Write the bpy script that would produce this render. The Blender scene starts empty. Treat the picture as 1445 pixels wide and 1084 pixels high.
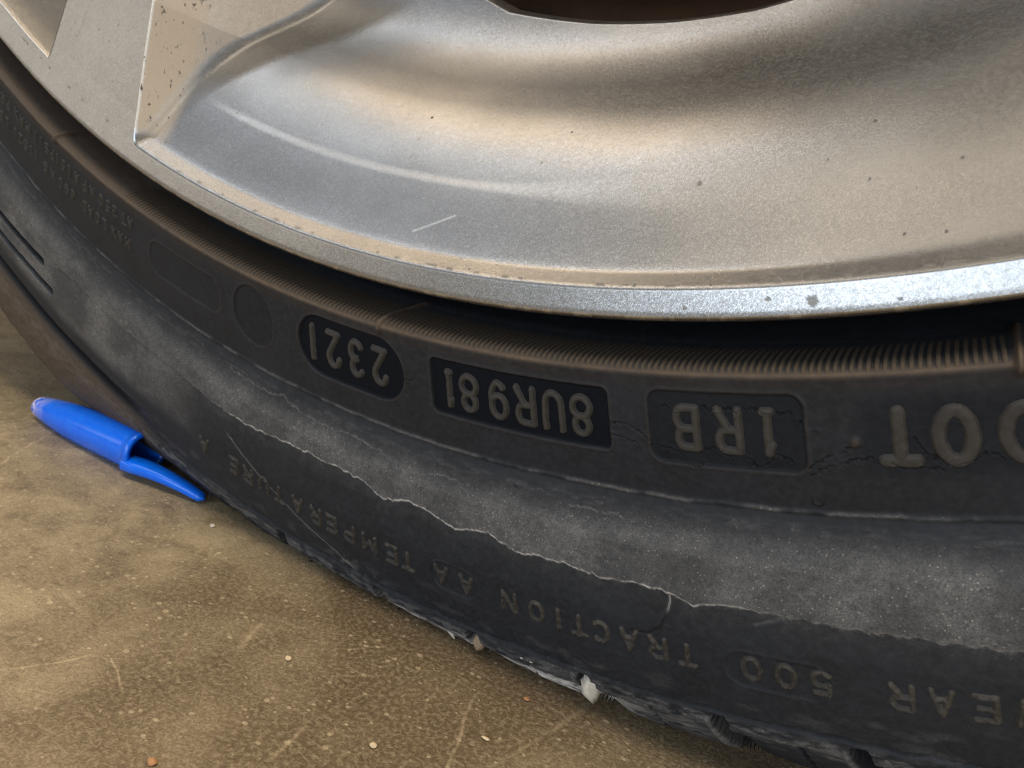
import bpy, math
import numpy as np
from mathutils import Matrix, Vector

scene = bpy.context.scene
PI = math.pi
rng = np.random.default_rng(7)

# ------------------------------------------------------------------ camera, world, lights
# wheel frame (mm): X right, Y up, Z outboard, origin on the axle.  World: contact point at the origin, floor z = 0.
PHI = math.radians(-21.0)
HUB = 313.0
RIGHT = np.array([math.cos(PHI), math.sin(PHI), 0.0])
UP = np.array([-math.sin(PHI), math.cos(PHI), 0.0])


def W(P):
    P = np.asarray(P, float)
    return np.stack([P @ RIGHT, -P[..., 2], P @ UP + HUB], -1) / 1000.0


def polar(th, r, z):
    a = np.radians(th)
    return np.stack([r * np.sin(a), -r * np.cos(a), z + 0 * r], -1)


def rot(x, y, z):
    Rx = np.array([[1, 0, 0], [0, math.cos(x), -math.sin(x)], [0, math.sin(x), math.cos(x)]])
    Ry = np.array([[math.cos(y), 0, math.sin(y)], [0, 1, 0], [-math.sin(y), 0, math.cos(y)]])
    Rz = np.array([[math.cos(z), -math.sin(z), 0], [math.sin(z), math.cos(z), 0], [0, 0, 1]])
    return Rz @ Ry @ Rx


CAM = np.array([0, -241.09873, 101.48712])
CR = rot(-0.16188, 0.54347, -0.17441)
cam = bpy.data.cameras.new("camera")
cam_o = bpy.data.objects.new("camera", cam)
scene.collection.objects.link(cam_o)
M3 = np.stack([RIGHT, [0, 0, -1], UP])          # wheel frame -> world axes
Rw = M3 @ CR
m = Matrix.Identity(4)
cw = W(CAM)
for i in range(3):
    for j in range(3):
        m[i][j] = Rw[i, j]
    m[i][3] = cw[i]
cam_o.matrix_world = m
cam.sensor_width = 36.0
scene.cycles.filter_width = 1.1
scene.cycles.max_bounces = 6
cam.lens = 36.0 * 1085.0 / 1445.0
cam.clip_start = 0.005
cam.clip_end = 60.0
cam.dof.use_dof = True
cam.dof.focus_distance = 0.120
cam.dof.aperture_fstop = 55.0
scene.camera = cam_o

world = bpy.data.worlds.new("World")
scene.world = world
world.use_nodes = True
bg = world.node_tree.nodes["Background"]
bg.inputs[0].default_value = (1.0, 0.88, 0.74, 1)
bg.inputs[1].default_value = 0.14
scene.view_settings.view_transform = 'Standard'
scene.view_settings.look = 'None'
scene.view_settings.exposure = 0.2


def area(name, loc, target, sx, sy, power, col):
    L = bpy.data.lights.new(name, 'AREA')
    L.shape = 'RECTANGLE'
    L.size = sx
    L.size_y = sy
    L.energy = power
    L.color = col
    o = bpy.data.objects.new(name, L)
    scene.collection.objects.link(o)
    o.location = loc
    d = Vector(target) - Vector(loc)
    o.rotation_euler = d.to_track_quat('-Z', 'Y').to_euler()
    return o


TGT = (-0.05, -0.01, 0.06)


def lamp_at(name, az, el, dist, sx, sy, power, col):
    a, e = math.radians(az), math.radians(el)
    loc = (TGT[0] + dist * math.cos(e) * math.sin(a), TGT[1] - dist * math.cos(e) * math.cos(a), TGT[2] + dist * math.sin(e))
    return area(name, loc, TGT, sx, sy, power, col)


lamp_at('garage_door_daylight', -12, 21, 2.4, 1.0, .7, 14, (.76, .88, 1.0))
lamp_at('cool_fill_right', 20, 9, 2.6, 1.2, .9, 17, (.74, .86, 1.0))  # added cool fill for the rubber and floor, no real opening
lamp_at('warm_fill_left', -50, 13, 2.6, 1.0, .6, 2.8, (1.0, .92, .80))  # unseen warm fill added to brighten the left spoke face
lamp_at('cool_fill_left', -56, 38, 2.4, .9, .4, 1.0, (.74, .84, 1.0))  # weak cool fill added to tint the left of the dish
lamp_at('highlight_strip', -63, 51, 2.2, .08, .9, 2.4, (.84, .92, 1.0))  # narrow strip added to draw the white highlight across the dish
lamp_at('warm_fill_front', -34, 55, 2.3, .8, .5, 2.3, (1.0, .86, .68))  # unseen fill added to lift the right side of the dish
lamp_at('ceiling_lamp_warm', -88, 57, 2.2, .8, .45, 4.8, (1.0, .76, .50))
lamp_at('ceiling_lamp_overhead', 80, 74, 2.5, 1.5, .8, 92, (1.0, .84, .62))
lamp_at('warm_fill_right', 46, 10, 2.3, .8, .5, 2.5, (1.0, .80, .58))  # low warm fill added to light the spoke flank


# ------------------------------------------------------------------ materials
def new_mat(name):
    mt = bpy.data.materials.new(name)
    mt.use_nodes = True
    nt = mt.node_tree
    return mt, nt, nt.nodes["Principled BSDF"]


class NB:
    def __init__(s, nt):
        s.nt = nt
        s.co = nt.nodes.new("ShaderNodeTexCoord").outputs["Object"]

    def link(s, a, b):
        s.nt.links.new(a, b)

    def noise(s, scale, detail=4, rough=.55, vec=None, dist=0):
        n = s.nt.nodes.new("ShaderNodeTexNoise")
        s.link(vec or s.co, n.inputs["Vector"])
        n.inputs["Scale"].default_value = scale
        n.inputs["Detail"].default_value = detail
        n.inputs["Roughness"].default_value = rough
        n.inputs["Distortion"].default_value = dist
        return n.outputs["Fac"]

    def voro(s, scale, out="Distance", feat='F1', vec=None):
        n = s.nt.nodes.new("ShaderNodeTexVoronoi")
        n.feature = feat
        s.link(vec or s.co, n.inputs["Vector"])
        n.inputs["Scale"].default_value = scale
        return n.outputs[out]

    def ramp(s, x, pts):
        n = s.nt.nodes.new("ShaderNodeValToRGB")
        s.link(x, n.inputs[0])
        el = n.color_ramp.elements
        while len(el) < len(pts):
            el.new(0.5)
        for e, (p, c) in zip(el, pts):
            e.position = p
            e.color = (c, c, c, 1) if not hasattr(c, '__len__') else (*c, 1)
        return n.outputs[0]

    def math(s, op, a, b=None, c=None, clamp=False):
        n = s.nt.nodes.new("ShaderNodeMath")
        n.operation = op
        n.use_clamp = clamp
        for i, v in enumerate((a, b, c)):
            if v is None:
                continue
            if isinstance(v, (int, float)):
                n.inputs[i].default_value = v
            else:
                s.link(v, n.inputs[i])
        return n.outputs[0]

    def mix(s, f, a, b, mode='MIX'):
        n = s.nt.nodes.new("ShaderNodeMix")
        n.data_type = 'RGBA'
        n.blend_type = mode
        for sock, v in ((n.inputs[0], f), (n.inputs[6], a), (n.inputs[7], b)):
            if isinstance(v, (int, float)):
                sock.default_value = v
            elif isinstance(v, tuple):
                sock.default_value = (*v, 1)
            else:
                s.link(v, sock)
        return n.outputs[2]

    def bump(s, h, strength, dist, normal=None):
        n = s.nt.nodes.new("ShaderNodeBump")
        n.inputs["Strength"].default_value = strength
        n.inputs["Distance"].default_value = dist
        s.link(h, n.inputs["Height"])
        if normal:
            s.link(normal, n.inputs["Normal"])
        return n.outputs[0]

    def attr(s, name):
        n = s.nt.nodes.new("ShaderNodeAttribute")
        n.attribute_name = name
        sp = s.nt.nodes.new("ShaderNodeSeparateColor")
        s.link(n.outputs["Color"], sp.inputs[0])
        return sp.outputs

    def mapping(s, scale, rot=(0, 0, 0)):
        n = s.nt.nodes.new("ShaderNodeMapping")
        n.inputs["Scale"].default_value = scale
        n.inputs["Rotation"].default_value = rot
        s.link(s.co, n.inputs["Vector"])
        return n.outputs[0]


def rubber_material(name, base, dusty, attr=True, rough=.62, extra_dust=0.0):
    mt, nt, b = new_mat(name)
    k = NB(nt)
    n1 = k.noise(90, 6, .65)
    n2 = k.noise(900, 5, .7)
    n3 = k.noise(3400, 4, .8)
    col = k.mix(k.ramp(n1, [(.35, 0), (.7, 1)]), base, tuple(c * 1.5 for c in base))
    fine = k.math('MULTIPLY', k.ramp(n2, [(.42, 0), (.68, 1)]), .35)
    col = k.mix(k.math('ADD', fine, extra_dust, clamp=True), col, dusty)
    if attr:
        a = k.attr("wear")
        # a[0] powder, a[1] dirt dark crack, a[2] pale scuff
        grain = k.math('MULTIPLY', k.ramp(n3, [(.36, .30), (.60, 1.0)]), k.ramp(n2, [(.3, .55), (.7, 1)]))
        powder = k.math('MULTIPLY', a[0], grain, clamp=True)
        col = k.mix(powder, col, (.25, .245, .24))
        speck = k.math('MULTIPLY', k.ramp(k.voro(1100), [(.11, 1), (.17, 0)]), k.math('MULTIPLY', a[0], .8))
        col = k.mix(speck, col, (.42, .38, .32))
        col = k.mix(a[2], col, (.74, .72, .68))
        col = k.mix(a[1], col, (.006, .006, .007))
        t = k.attr("tint")
        col = k.mix(k.math('MULTIPLY', t[0], k.ramp(n2, [(.25, .6), (.6, 1)])), col, (.098, .070, .047))
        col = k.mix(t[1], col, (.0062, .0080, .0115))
        col = k.mix(k.math('MULTIPLY', t[2], k.ramp(n2, [(.25, .5), (.6, 1)])), col, (.62, .59, .55))
    nt.links.new(col, b.inputs["Base Color"])
    nt.links.new(k.ramp(n2, [(.2, rough - .10), (.8, rough + .14)]), b.inputs["Roughness"])
    if attr:
        nt.links.new(k.math('SUBTRACT', .26, k.math('MULTIPLY', t[1], .22)), b.inputs["Specular IOR Level"])
    else:
        b.inputs["Specular IOR Level"].default_value = .25
    h = k.math('ADD', k.math('MULTIPLY', n3, .35), n2)
    nt.links.new(k.bump(h, .35, .00012), b.inputs["Normal"])
    return mt


M_RUBBER = rubber_material('tyre_rubber', (.0125, .0148, .0195), (.044, .047, .052))
M_LETTER = rubber_material('letter_rubber', (.030, .029, .0275), (.078, .071, .064), attr=False, rough=.6, extra_dust=.15)
M_LETTER2 = rubber_material('small_letter_rubber', (.028, .027, .025), (.105, .092, .076), attr=False, rough=.6, extra_dust=.05)
M_RIB = rubber_material('dusty_rib_rubber', (.028, .0235, .019), (.080, .061, .044), attr=False, rough=.7, extra_dust=.2)


def silver_paint():
    mt, nt, b = new_mat('silver_wheel_paint')
    k = NB(nt)
    a = k.attr("wear")
    n1 = k.noise(60, 5, .6)
    n2 = k.noise(1500, 4, .7)
    vc = k.voro(6500, "Color")
    sp = nt.nodes.new("ShaderNodeSeparateColor")
    nt.links.new(vc, sp.inputs[0])
    flake = k.math('POWER', sp.outputs[2], 3.0)
    col = k.mix(k.ramp(n1, [(.3, 0), (.7, 1)]), (.275, .27, .265), (.33, .325, .32))
    col = k.mix(k.math('MULTIPLY', flake, .15), col, k.mix(sp.outputs[0], (.95, .85, .70), (.70, .82, 1.0)))
    # brake dust and tar specks
    dustn = k.math('MULTIPLY', k.ramp(n2, [(.45, 0), (.7, 1)]), .14)
    col = k.mix(k.math('MULTIPLY', dustn, 1.0), col, (.20, .165, .12))
    vs = k.voro(130, "Distance")
    big = k.ramp(vs, [(.028, 1), (.045, 0)])
    msk = k.ramp(k.noise(35, 2), [(.52, 0), (.60, 1)])
    spk = k.math('MULTIPLY', big, msk)
    vs2 = k.voro(420, "Distance", vec=k.mapping((1, 1, .55), (.3, .5, .2)))
    sm = k.math('MULTIPLY', k.ramp(vs2, [(.05, 1), (.10, 0)]), k.math('MULTIPLY', k.ramp(k.noise(75, 3), [(.50, 0), (.62, 1)]), .8))
    spk = k.math('MAXIMUM', spk, sm)
    pit = k.math('MULTIPLY', a[0], k.ramp(k.noise(620, 3, .6, vec=k.mapping((1.6, 1.6, .8), (.2, .4, 0))), [(.63, 0), (.68, 1)]))
    spk = k.math('MAXIMUM', spk, pit)
    spk = k.math('MAXIMUM', spk, a[1])
    warm_sheen = k.math('MULTIPLY', a[0], .72)  # warm floor reflection painted as a gold tint on the spoke flank
    col = k.mix(warm_sheen, col, (.42, .35, .26))
    col = k.mix(spk, col, (.035, .028, .022))
    col = k.mix(a[2], col, (.75, .74, .70))
    nt.links.new(col, b.inputs["Base Color"])
    nt.links.new(k.math('SUBTRACT', 1.0, k.math('MAXIMUM', k.math('MAXIMUM', spk, dustn), warm_sheen), clamp=True), b.inputs["Metallic"])
    nt.links.new(k.math('ADD', k.math('MULTIPLY', k.math('MAXIMUM', spk, dustn), .35), .29), b.inputs["Roughness"])
    # flakes tilt the normal a little
    geo = nt.nodes.new("ShaderNodeNewGeometry")
    sub = nt.nodes.new("ShaderNodeVectorMath")
    sub.operation = 'SUBTRACT'
    nt.links.new(vc, sub.inputs[0])
    sub.inputs[1].default_value = (.5, .5, .5)
    sc = nt.nodes.new("ShaderNodeVectorMath")
    sc.operation = 'SCALE'
    nt.links.new(sub.outputs[0], sc.inputs[0])
    sc.inputs["Scale"].default_value = .055
    bm = k.bump(k.math('ADD', k.math('MULTIPLY', n2, .25), k.math('MULTIPLY', spk, -1.0)), .25, .00008)
    ad = nt.nodes.new("ShaderNodeVectorMath")
    ad.operation = 'ADD'
    nt.links.new(bm, ad.inputs[0])
    nt.links.new(sc.outputs[0], ad.inputs[1])
    nm = nt.nodes.new("ShaderNodeVectorMath")
    nm.operation = 'NORMALIZE'
    nt.links.new(ad.outputs[0], nm.inputs[0])
    nt.links.new(nm.outputs[0], b.inputs["Normal"])
    b.inputs["Coat Weight"].default_value = .25
    b.inputs["Coat Roughness"].default_value = .22
    return mt


M_SILVER = silver_paint()


def simple(name, col, rough, metal=0.0, noise=None):
    mt, nt, b = new_mat(name)
    k = NB(nt)
    n = k.noise(noise or 400, 5, .6)
    c = k.mix(k.ramp(n, [(.3, 0), (.7, 1)]), col, tuple(x * .7 for x in col))
    nt.links.new(c, b.inputs["Base Color"])
    b.inputs["Roughness"].default_value = rough
    b.inputs["Metallic"].default_value = metal
    nt.links.new(k.bump(n, .3, .0001), b.inputs["Normal"])
    return mt


M_BARREL = simple('dusty_barrel', (.075, .045, .025), .7, 0, 60)
M_DISC = simple('rusty_disc', (.10, .055, .03), .5, .6, 120)
M_STONE = simple('pale_stone', (.62, .58, .50), .7, 0, 1400)
M_STONE2 = simple('brown_stone', (.33, .24, .16), .75, 0, 1800)
M_ORANGE = simple('orange_chip', (.42, .22, .10), .7, 0, 900)
M_CREAM = simple('cream_chip', (.62, .50, .34), .75, 0, 900)


def blue_plastic():
    mt, nt, b = new_mat('blue_plastic')
    k = NB(nt)
    a = k.attr("wear")
    n = k.noise(500, 5, .6)
    col = k.mix(k.ramp(n, [(.35, 0), (.75, 1)]), (.001, .135, .86), (.003, .17, .92))
    col = k.mix(k.math('MULTIPLY', a[0], k.ramp(n, [(.44, 0), (.50, 1)])), col, (.75, .66, .74))
    nt.links.new(col, b.inputs["Base Color"])
    b.inputs["Roughness"].default_value = .20
    b.inputs["Subsurface Weight"].default_value = .15
    b.inputs["Subsurface Radius"].default_value = (.0004, .0006, .002)
    nt.links.new(k.bump(n, .12, .0001), b.inputs["Normal"])
    return mt


M_BLUE = blue_plastic()


def on_floor(px, py, h=0.0):
    d = CR @ np.array([(px - 722.5) / 1085.0, -(py - 542) / 1085.0, -1.0])
    n = -UP
    t = (HUB - h - n @ CAM) / (n @ d)
    return W(CAM + t * d)


SHADE_SPOT = tuple(on_floor(640, 960))


def concrete():
    mt, nt, b = new_mat('shaded_concrete')
    k = NB(nt)
    n1 = k.noise(7, 6, .6)
    n2 = k.noise(60, 8, .68, dist=.5)
    n3 = k.noise(420, 6, .7)
    n4 = k.noise(2200, 3, .7)
    col = k.mix(k.ramp(n2, [(.32, 0), (.66, 1)]), (.088, .064, .037), (.40, .33, .215))
    col = k.mix(k.math('MULTIPLY', k.ramp(n1, [(.35, 0), (.65, 1)]), .45), col, (.20, .15, .085))
    col = k.mix(k.math('MULTIPLY', k.ramp(n3, [(.40, 0), (.70, 1)]), .45), col, (.33, .265, .17))
    col = k.mix(k.math('MULTIPLY', k.ramp(n4, [(.30, 1), (.46, 0)]), .5), col, (.065, .045, .026))
    # shade beside the tyre painted into the floor colour, ragged outline
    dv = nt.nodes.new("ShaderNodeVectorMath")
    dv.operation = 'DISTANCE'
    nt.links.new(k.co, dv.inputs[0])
    dv.inputs[1].default_value = SHADE_SPOT
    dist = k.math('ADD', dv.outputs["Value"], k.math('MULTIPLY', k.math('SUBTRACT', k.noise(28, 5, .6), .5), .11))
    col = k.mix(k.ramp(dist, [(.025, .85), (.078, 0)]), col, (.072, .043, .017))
    n5 = k.noise(1100, 5, .75)
    col = k.mix(k.math('MULTIPLY', k.ramp(n5, [(.46, 0), (.62, 1)]), .36), col, (.46, .38, .26))
    col = k.mix(k.math('MULTIPLY', k.ramp(k.noise(190, 5, .7, dist=.8), [(.34, 1), (.47, 0)]), .42), col, (.085, .060, .032))
    sp = k.math('MULTIPLY', k.ramp(k.voro(170), [(.055, 1), (.10, 0)]), k.ramp(k.noise(70, 2), [(.54, 0), (.60, 1)]))
    col = k.mix(k.math('MULTIPLY', sp, .8), col, (.52, .43, .29))
    for vs_, th_, cc in ((330, .26, (.56, .46, .31)), (620, .36, (.58, .49, .34)), (200, .17, (.62, .52, .36))):
        vn = nt.nodes.new("ShaderNodeTexVoronoi")
        nt.links.new(k.mapping((1, 1.35, 1), (0, 0, .4)), vn.inputs["Vector"])
        vn.inputs["Scale"].default_value = vs_
        sq = nt.nodes.new("ShaderNodeSeparateColor")
        nt.links.new(vn.outputs["Color"], sq.inputs[0])
        pick = k.ramp(sq.outputs[0], [(.56, 0), (.70, 1)])
        lim = k.math('MULTIPLY', sq.outputs[1], th_)
        dot = k.math('MULTIPLY', k.math('GREATER_THAN', lim, k.math('ADD', vn.outputs["Distance"], .03)), pick)
        col = k.mix(k.math('MULTIPLY', dot, .42), col, cc)
    # a handful of separate pale scratches
    wob = k.math('MULTIPLY', k.math('SUBTRACT', k.noise(60, 2), .5), .004)
    brk = k.ramp(k.noise(300, 4, .7), [(.38, 0), (.58, 1)])
    for (xa, ya), (xb, yb), wdt, amt in (((0, 948), (135, 925), .0004, .45), ((155, 930), (180, 970), .0003, .6), ((380, 1070), (445, 1010), .0006, .35), ((630, 1084), (665, 990), .0005, .35),
                                         ((0, 655), (75, 607), .0005, .5), ((700, 1084), (860, 975), .0006, .25), ((70, 825), (110, 860), .0006, .3), ((330, 920), (370, 880), .0008, .35),
                                         ((930, 1084), (935, 1030), .0005, .25)):
        p, q = on_floor(xa, ya), on_floor(xb, yb)
        L = float(np.linalg.norm(q - p))
        dx, dy = (q - p)[:2] / L
        sep = nt.nodes.new("ShaderNodeSeparateXYZ")
        nt.links.new(k.co, sep.inputs[0])
        px_ = k.math('SUBTRACT', sep.outputs[0], float(p[0]))
        py_ = k.math('SUBTRACT', sep.outputs[1], float(p[1]))
        al = k.math('ADD', k.math('MULTIPLY', px_, float(dx)), k.math('MULTIPLY', py_, float(dy)))
        ac = k.math('ADD', k.math('SUBTRACT', k.math('MULTIPLY', px_, float(dy)), k.math('MULTIPLY', py_, float(dx))), wob)
        line = k.math('SUBTRACT', 1.0, k.math('DIVIDE', k.math('ABSOLUTE', ac), wdt), clamp=True)
        ends = k.math('MULTIPLY', k.math('GREATER_THAN', al, 0.0), k.math('LESS_THAN', al, L))
        ln = k.math('MULTIPLY', k.math('MULTIPLY', line, ends), k.math('MULTIPLY', brk, amt), clamp=True)
        col = k.mix(ln, col, (.60, .49, .32))
    nt.links.new(col, b.inputs["Base Color"])
    nt.links.new(k.ramp(n2, [(.3, .42), (.7, .68)]), b.inputs["Roughness"])
    b.inputs["Specular IOR Level"].default_value = .5
    h = k.math('ADD', k.math('MULTIPLY', n3, 1.0), k.math('MULTIPLY', n4, .6))
    nt.links.new(k.bump(h, .65, .0008), b.inputs["Normal"])
    return mt


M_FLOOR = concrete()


# ------------------------------------------------------------------ object helpers
def empty(name, label=None, cat=None, loc=(0, 0, 0), group=None):
    o = bpy.data.objects.new(name, None)
    scene.collection.objects.link(o)
    o.location = loc
    o.empty_display_size = .01
    if label:
        o['label'] = label
        o['category'] = cat
    if group:
        o['group'] = group
    return o


def raw_mesh(name, V, F, mat, normals=None, attrs=None):
    """V (n,3) metres, F (m,4) or (m,3) ints"""
    V = np.ascontiguousarray(V, np.float32)
    F = np.ascontiguousarray(F, np.int32)
    me = bpy.data.meshes.new(name)
    me.vertices.add(len(V))
    me.vertices.foreach_set("co", V.ravel())
    nf, k = F.shape
    me.loops.add(nf * k)
    me.loops.foreach_set("vertex_index", F.ravel())
    me.polygons.add(nf)
    me.polygons.foreach_set("loop_start", np.arange(0, nf * k, k, dtype=np.int32))
    me.polygons.foreach_set("use_smooth", np.ones(nf, bool))
    me.update(calc_edges=True)
    me.validate()
    for an, A in (attrs or {}).items():
        ca = me.color_attributes.new(an, 'FLOAT_COLOR', 'POINT')
        buf = np.ones((len(V), 4), np.float32)
        buf[:, :3] = A
        ca.data.foreach_set("color", buf.ravel())
    if normals is not None:
        me.normals_split_custom_set_from_vertices(np.ascontiguousarray(normals, np.float32))
    if mat:
        me.materials.append(mat)
    return me


def link(name, me, parent=None, loc=None):
    o = bpy.data.objects.new(name, me)
    scene.collection.objects.link(o)
    if parent is not None:
        o.parent = parent
    if loc is not None:
        o.location = loc
    return o


def grid_faces(n, m):
    i = np.arange(n - 1)[:, None] * m
    j = np.arange(m - 1)[None, :]
    a = (i + j).ravel()
    return np.stack([a, a + 1, a + m + 1, a + m], 1)


def grid_normals(P):
    du = np.gradient(P, axis=0)
    dv = np.gradient(P, axis=1)
    n = np.cross(du, dv)
    n /= np.linalg.norm(n, axis=-1, keepdims=True) + 1e-20
    return n


def sub_mesh(name, V, F, mask, mat, N, attrs):
    F = F[mask]
    used, inv = np.unique(F.ravel(), return_inverse=True)
    return raw_mesh(name, V[used], inv.reshape(F.shape), mat, None if N is None else N[used],
                    {k: a[used] for k, a in attrs.items()})


def sstep(x, a, b):
    t = np.clip((x - a) / (b - a), 0, 1)
    return t * t * (3 - 2 * t)


def vnoise(x, y, seed=0):
    """smooth value noise on arrays, range 0..1"""
    xi = np.floor(x).astype(np.int64)
    yi = np.floor(y).astype(np.int64)
    fx = x - xi
    fy = y - yi
    fx = fx * fx * (3 - 2 * fx)
    fy = fy * fy * (3 - 2 * fy)

    def h(a, b):
        v = np.sin(a * 127.1 + b * 311.7 + seed * 74.7) * 43758.5453
        return v - np.floor(v)
    return (h(xi, yi) * (1 - fx) + h(xi + 1, yi) * fx) * (1 - fy) + (h(xi, yi + 1) * (1 - fx) + h(xi + 1, yi + 1) * fx) * fy


def fbm(x, y, seed=0, o=4):
    s = 0
    a = .5
    for i in range(o):
        s = s + a * vnoise(x * 2 ** i, y * 2 ** i, seed + i)
        a *= .5
    return s


def pdist(px, py, pts):
    """distance to a polyline"""
    d = np.full(np.shape(px), 1e9)
    for (x0, y0), (x1, y1) in zip(pts[:-1], pts[1:]):
        dx, dy = x1 - x0, y1 - y0
        L = dx * dx + dy * dy + 1e-12
        t = np.clip(((px - x0) * dx + (py - y0) * dy) / L, 0, 1)
        d = np.minimum(d, np.hypot(px - x0 - t * dx, py - y0 - t * dy))
    return d


def rrect(u, v, hu, hv, r):
    qx = np.abs(u) - hu + r
    qy = np.abs(v) - hv + r
    return np.hypot(np.maximum(qx, 0), np.maximum(qy, 0)) + np.minimum(np.maximum(qx, qy), 0) - r


# ------------------------------------------------------------------ tyre surface
PR = np.array([(246.5, -21), (248.8, -16), (250.3, -12), (250.9, -8.5), (251.3, -5.5), (251.8, -2.9), (252.45, -1.1), (253.3, -.05), (254.0, -.25),
               (255.2, -.8), (263, -3.0), (272.2, -5.9), (273.2, -6.05), (276, -5.5), (281, -4.7), (287.5, -5.2), (294, -6.3), (302, -8.6),
               (308.2, -10.9), (311, -12.0), (314.5, -14.2), (318, -17.5), (321, -22), (323.4, -28), (325, -36), (325.8, -46)])
_s = np.concatenate([[0], np.cumsum(np.hypot(*np.diff(PR, axis=0).T))])


def _smooth_profile(n=1600, win=1.0):
    s = np.linspace(0, _s[-1], n)
    r = np.interp(s, _s, PR[:, 0])
    z = np.interp(s, _s, PR[:, 1])
    k = max(3, int(win / (s[1] - s[0])))
    ker = np.hanning(k + 2)[1:-1]
    ker /= ker.sum()

    def f(a):
        p = np.concatenate([2 * a[0] - a[k:0:-1], a, 2 * a[-1] - a[-2:-k - 2:-1]])
        return np.convolve(p, ker, 'same')[k:-k]
    return s, f(r), f(z)


PS, PRR, PZZ = _smooth_profile()
_nr = np.gradient(PZZ, PS)
_nz = np.gradient(PRR, PS)
# normal in (r,z): outboard side
NRR, NZZ = -_nr, _nz


def s_of_r(r):
    return np.interp(r, PRR, PS)


GROOVES = [-51.5, -47.6, -43.2, -39.0, -34.6, -30.4, -26.07, -20.81, -16.49, -12.2, -7.77, -3.96, .4, 4.6]
SCUFF = [(-33, 284.2), (-30.6, 285.3), (-27.82, 285.7), (-25.68, 284.7), (-24.05, 284.3), (-22.4, 284.2), (-21.19, 284.8), (-20.5, 286.1), (-20.09, 286.5),
         (-19.3, 285.2), (-18.59, 284.95), (-17.8, 285.9), (-16.96, 286.9), (-16.2, 286.1), (-15.47, 285.56), (-14.31, 287.5),
         (-13.4, 286.9), (-12.42, 286.9), (-11.3, 287.7), (-10, 287.2), (-8.93, 287.5), (-8.2, 288.9), (-7.4, 287.9), (-6, 288.0), (-3.8, 288.4),
         (-1.9, 288.9), (0, 289.2), (4, 289.3)]


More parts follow.
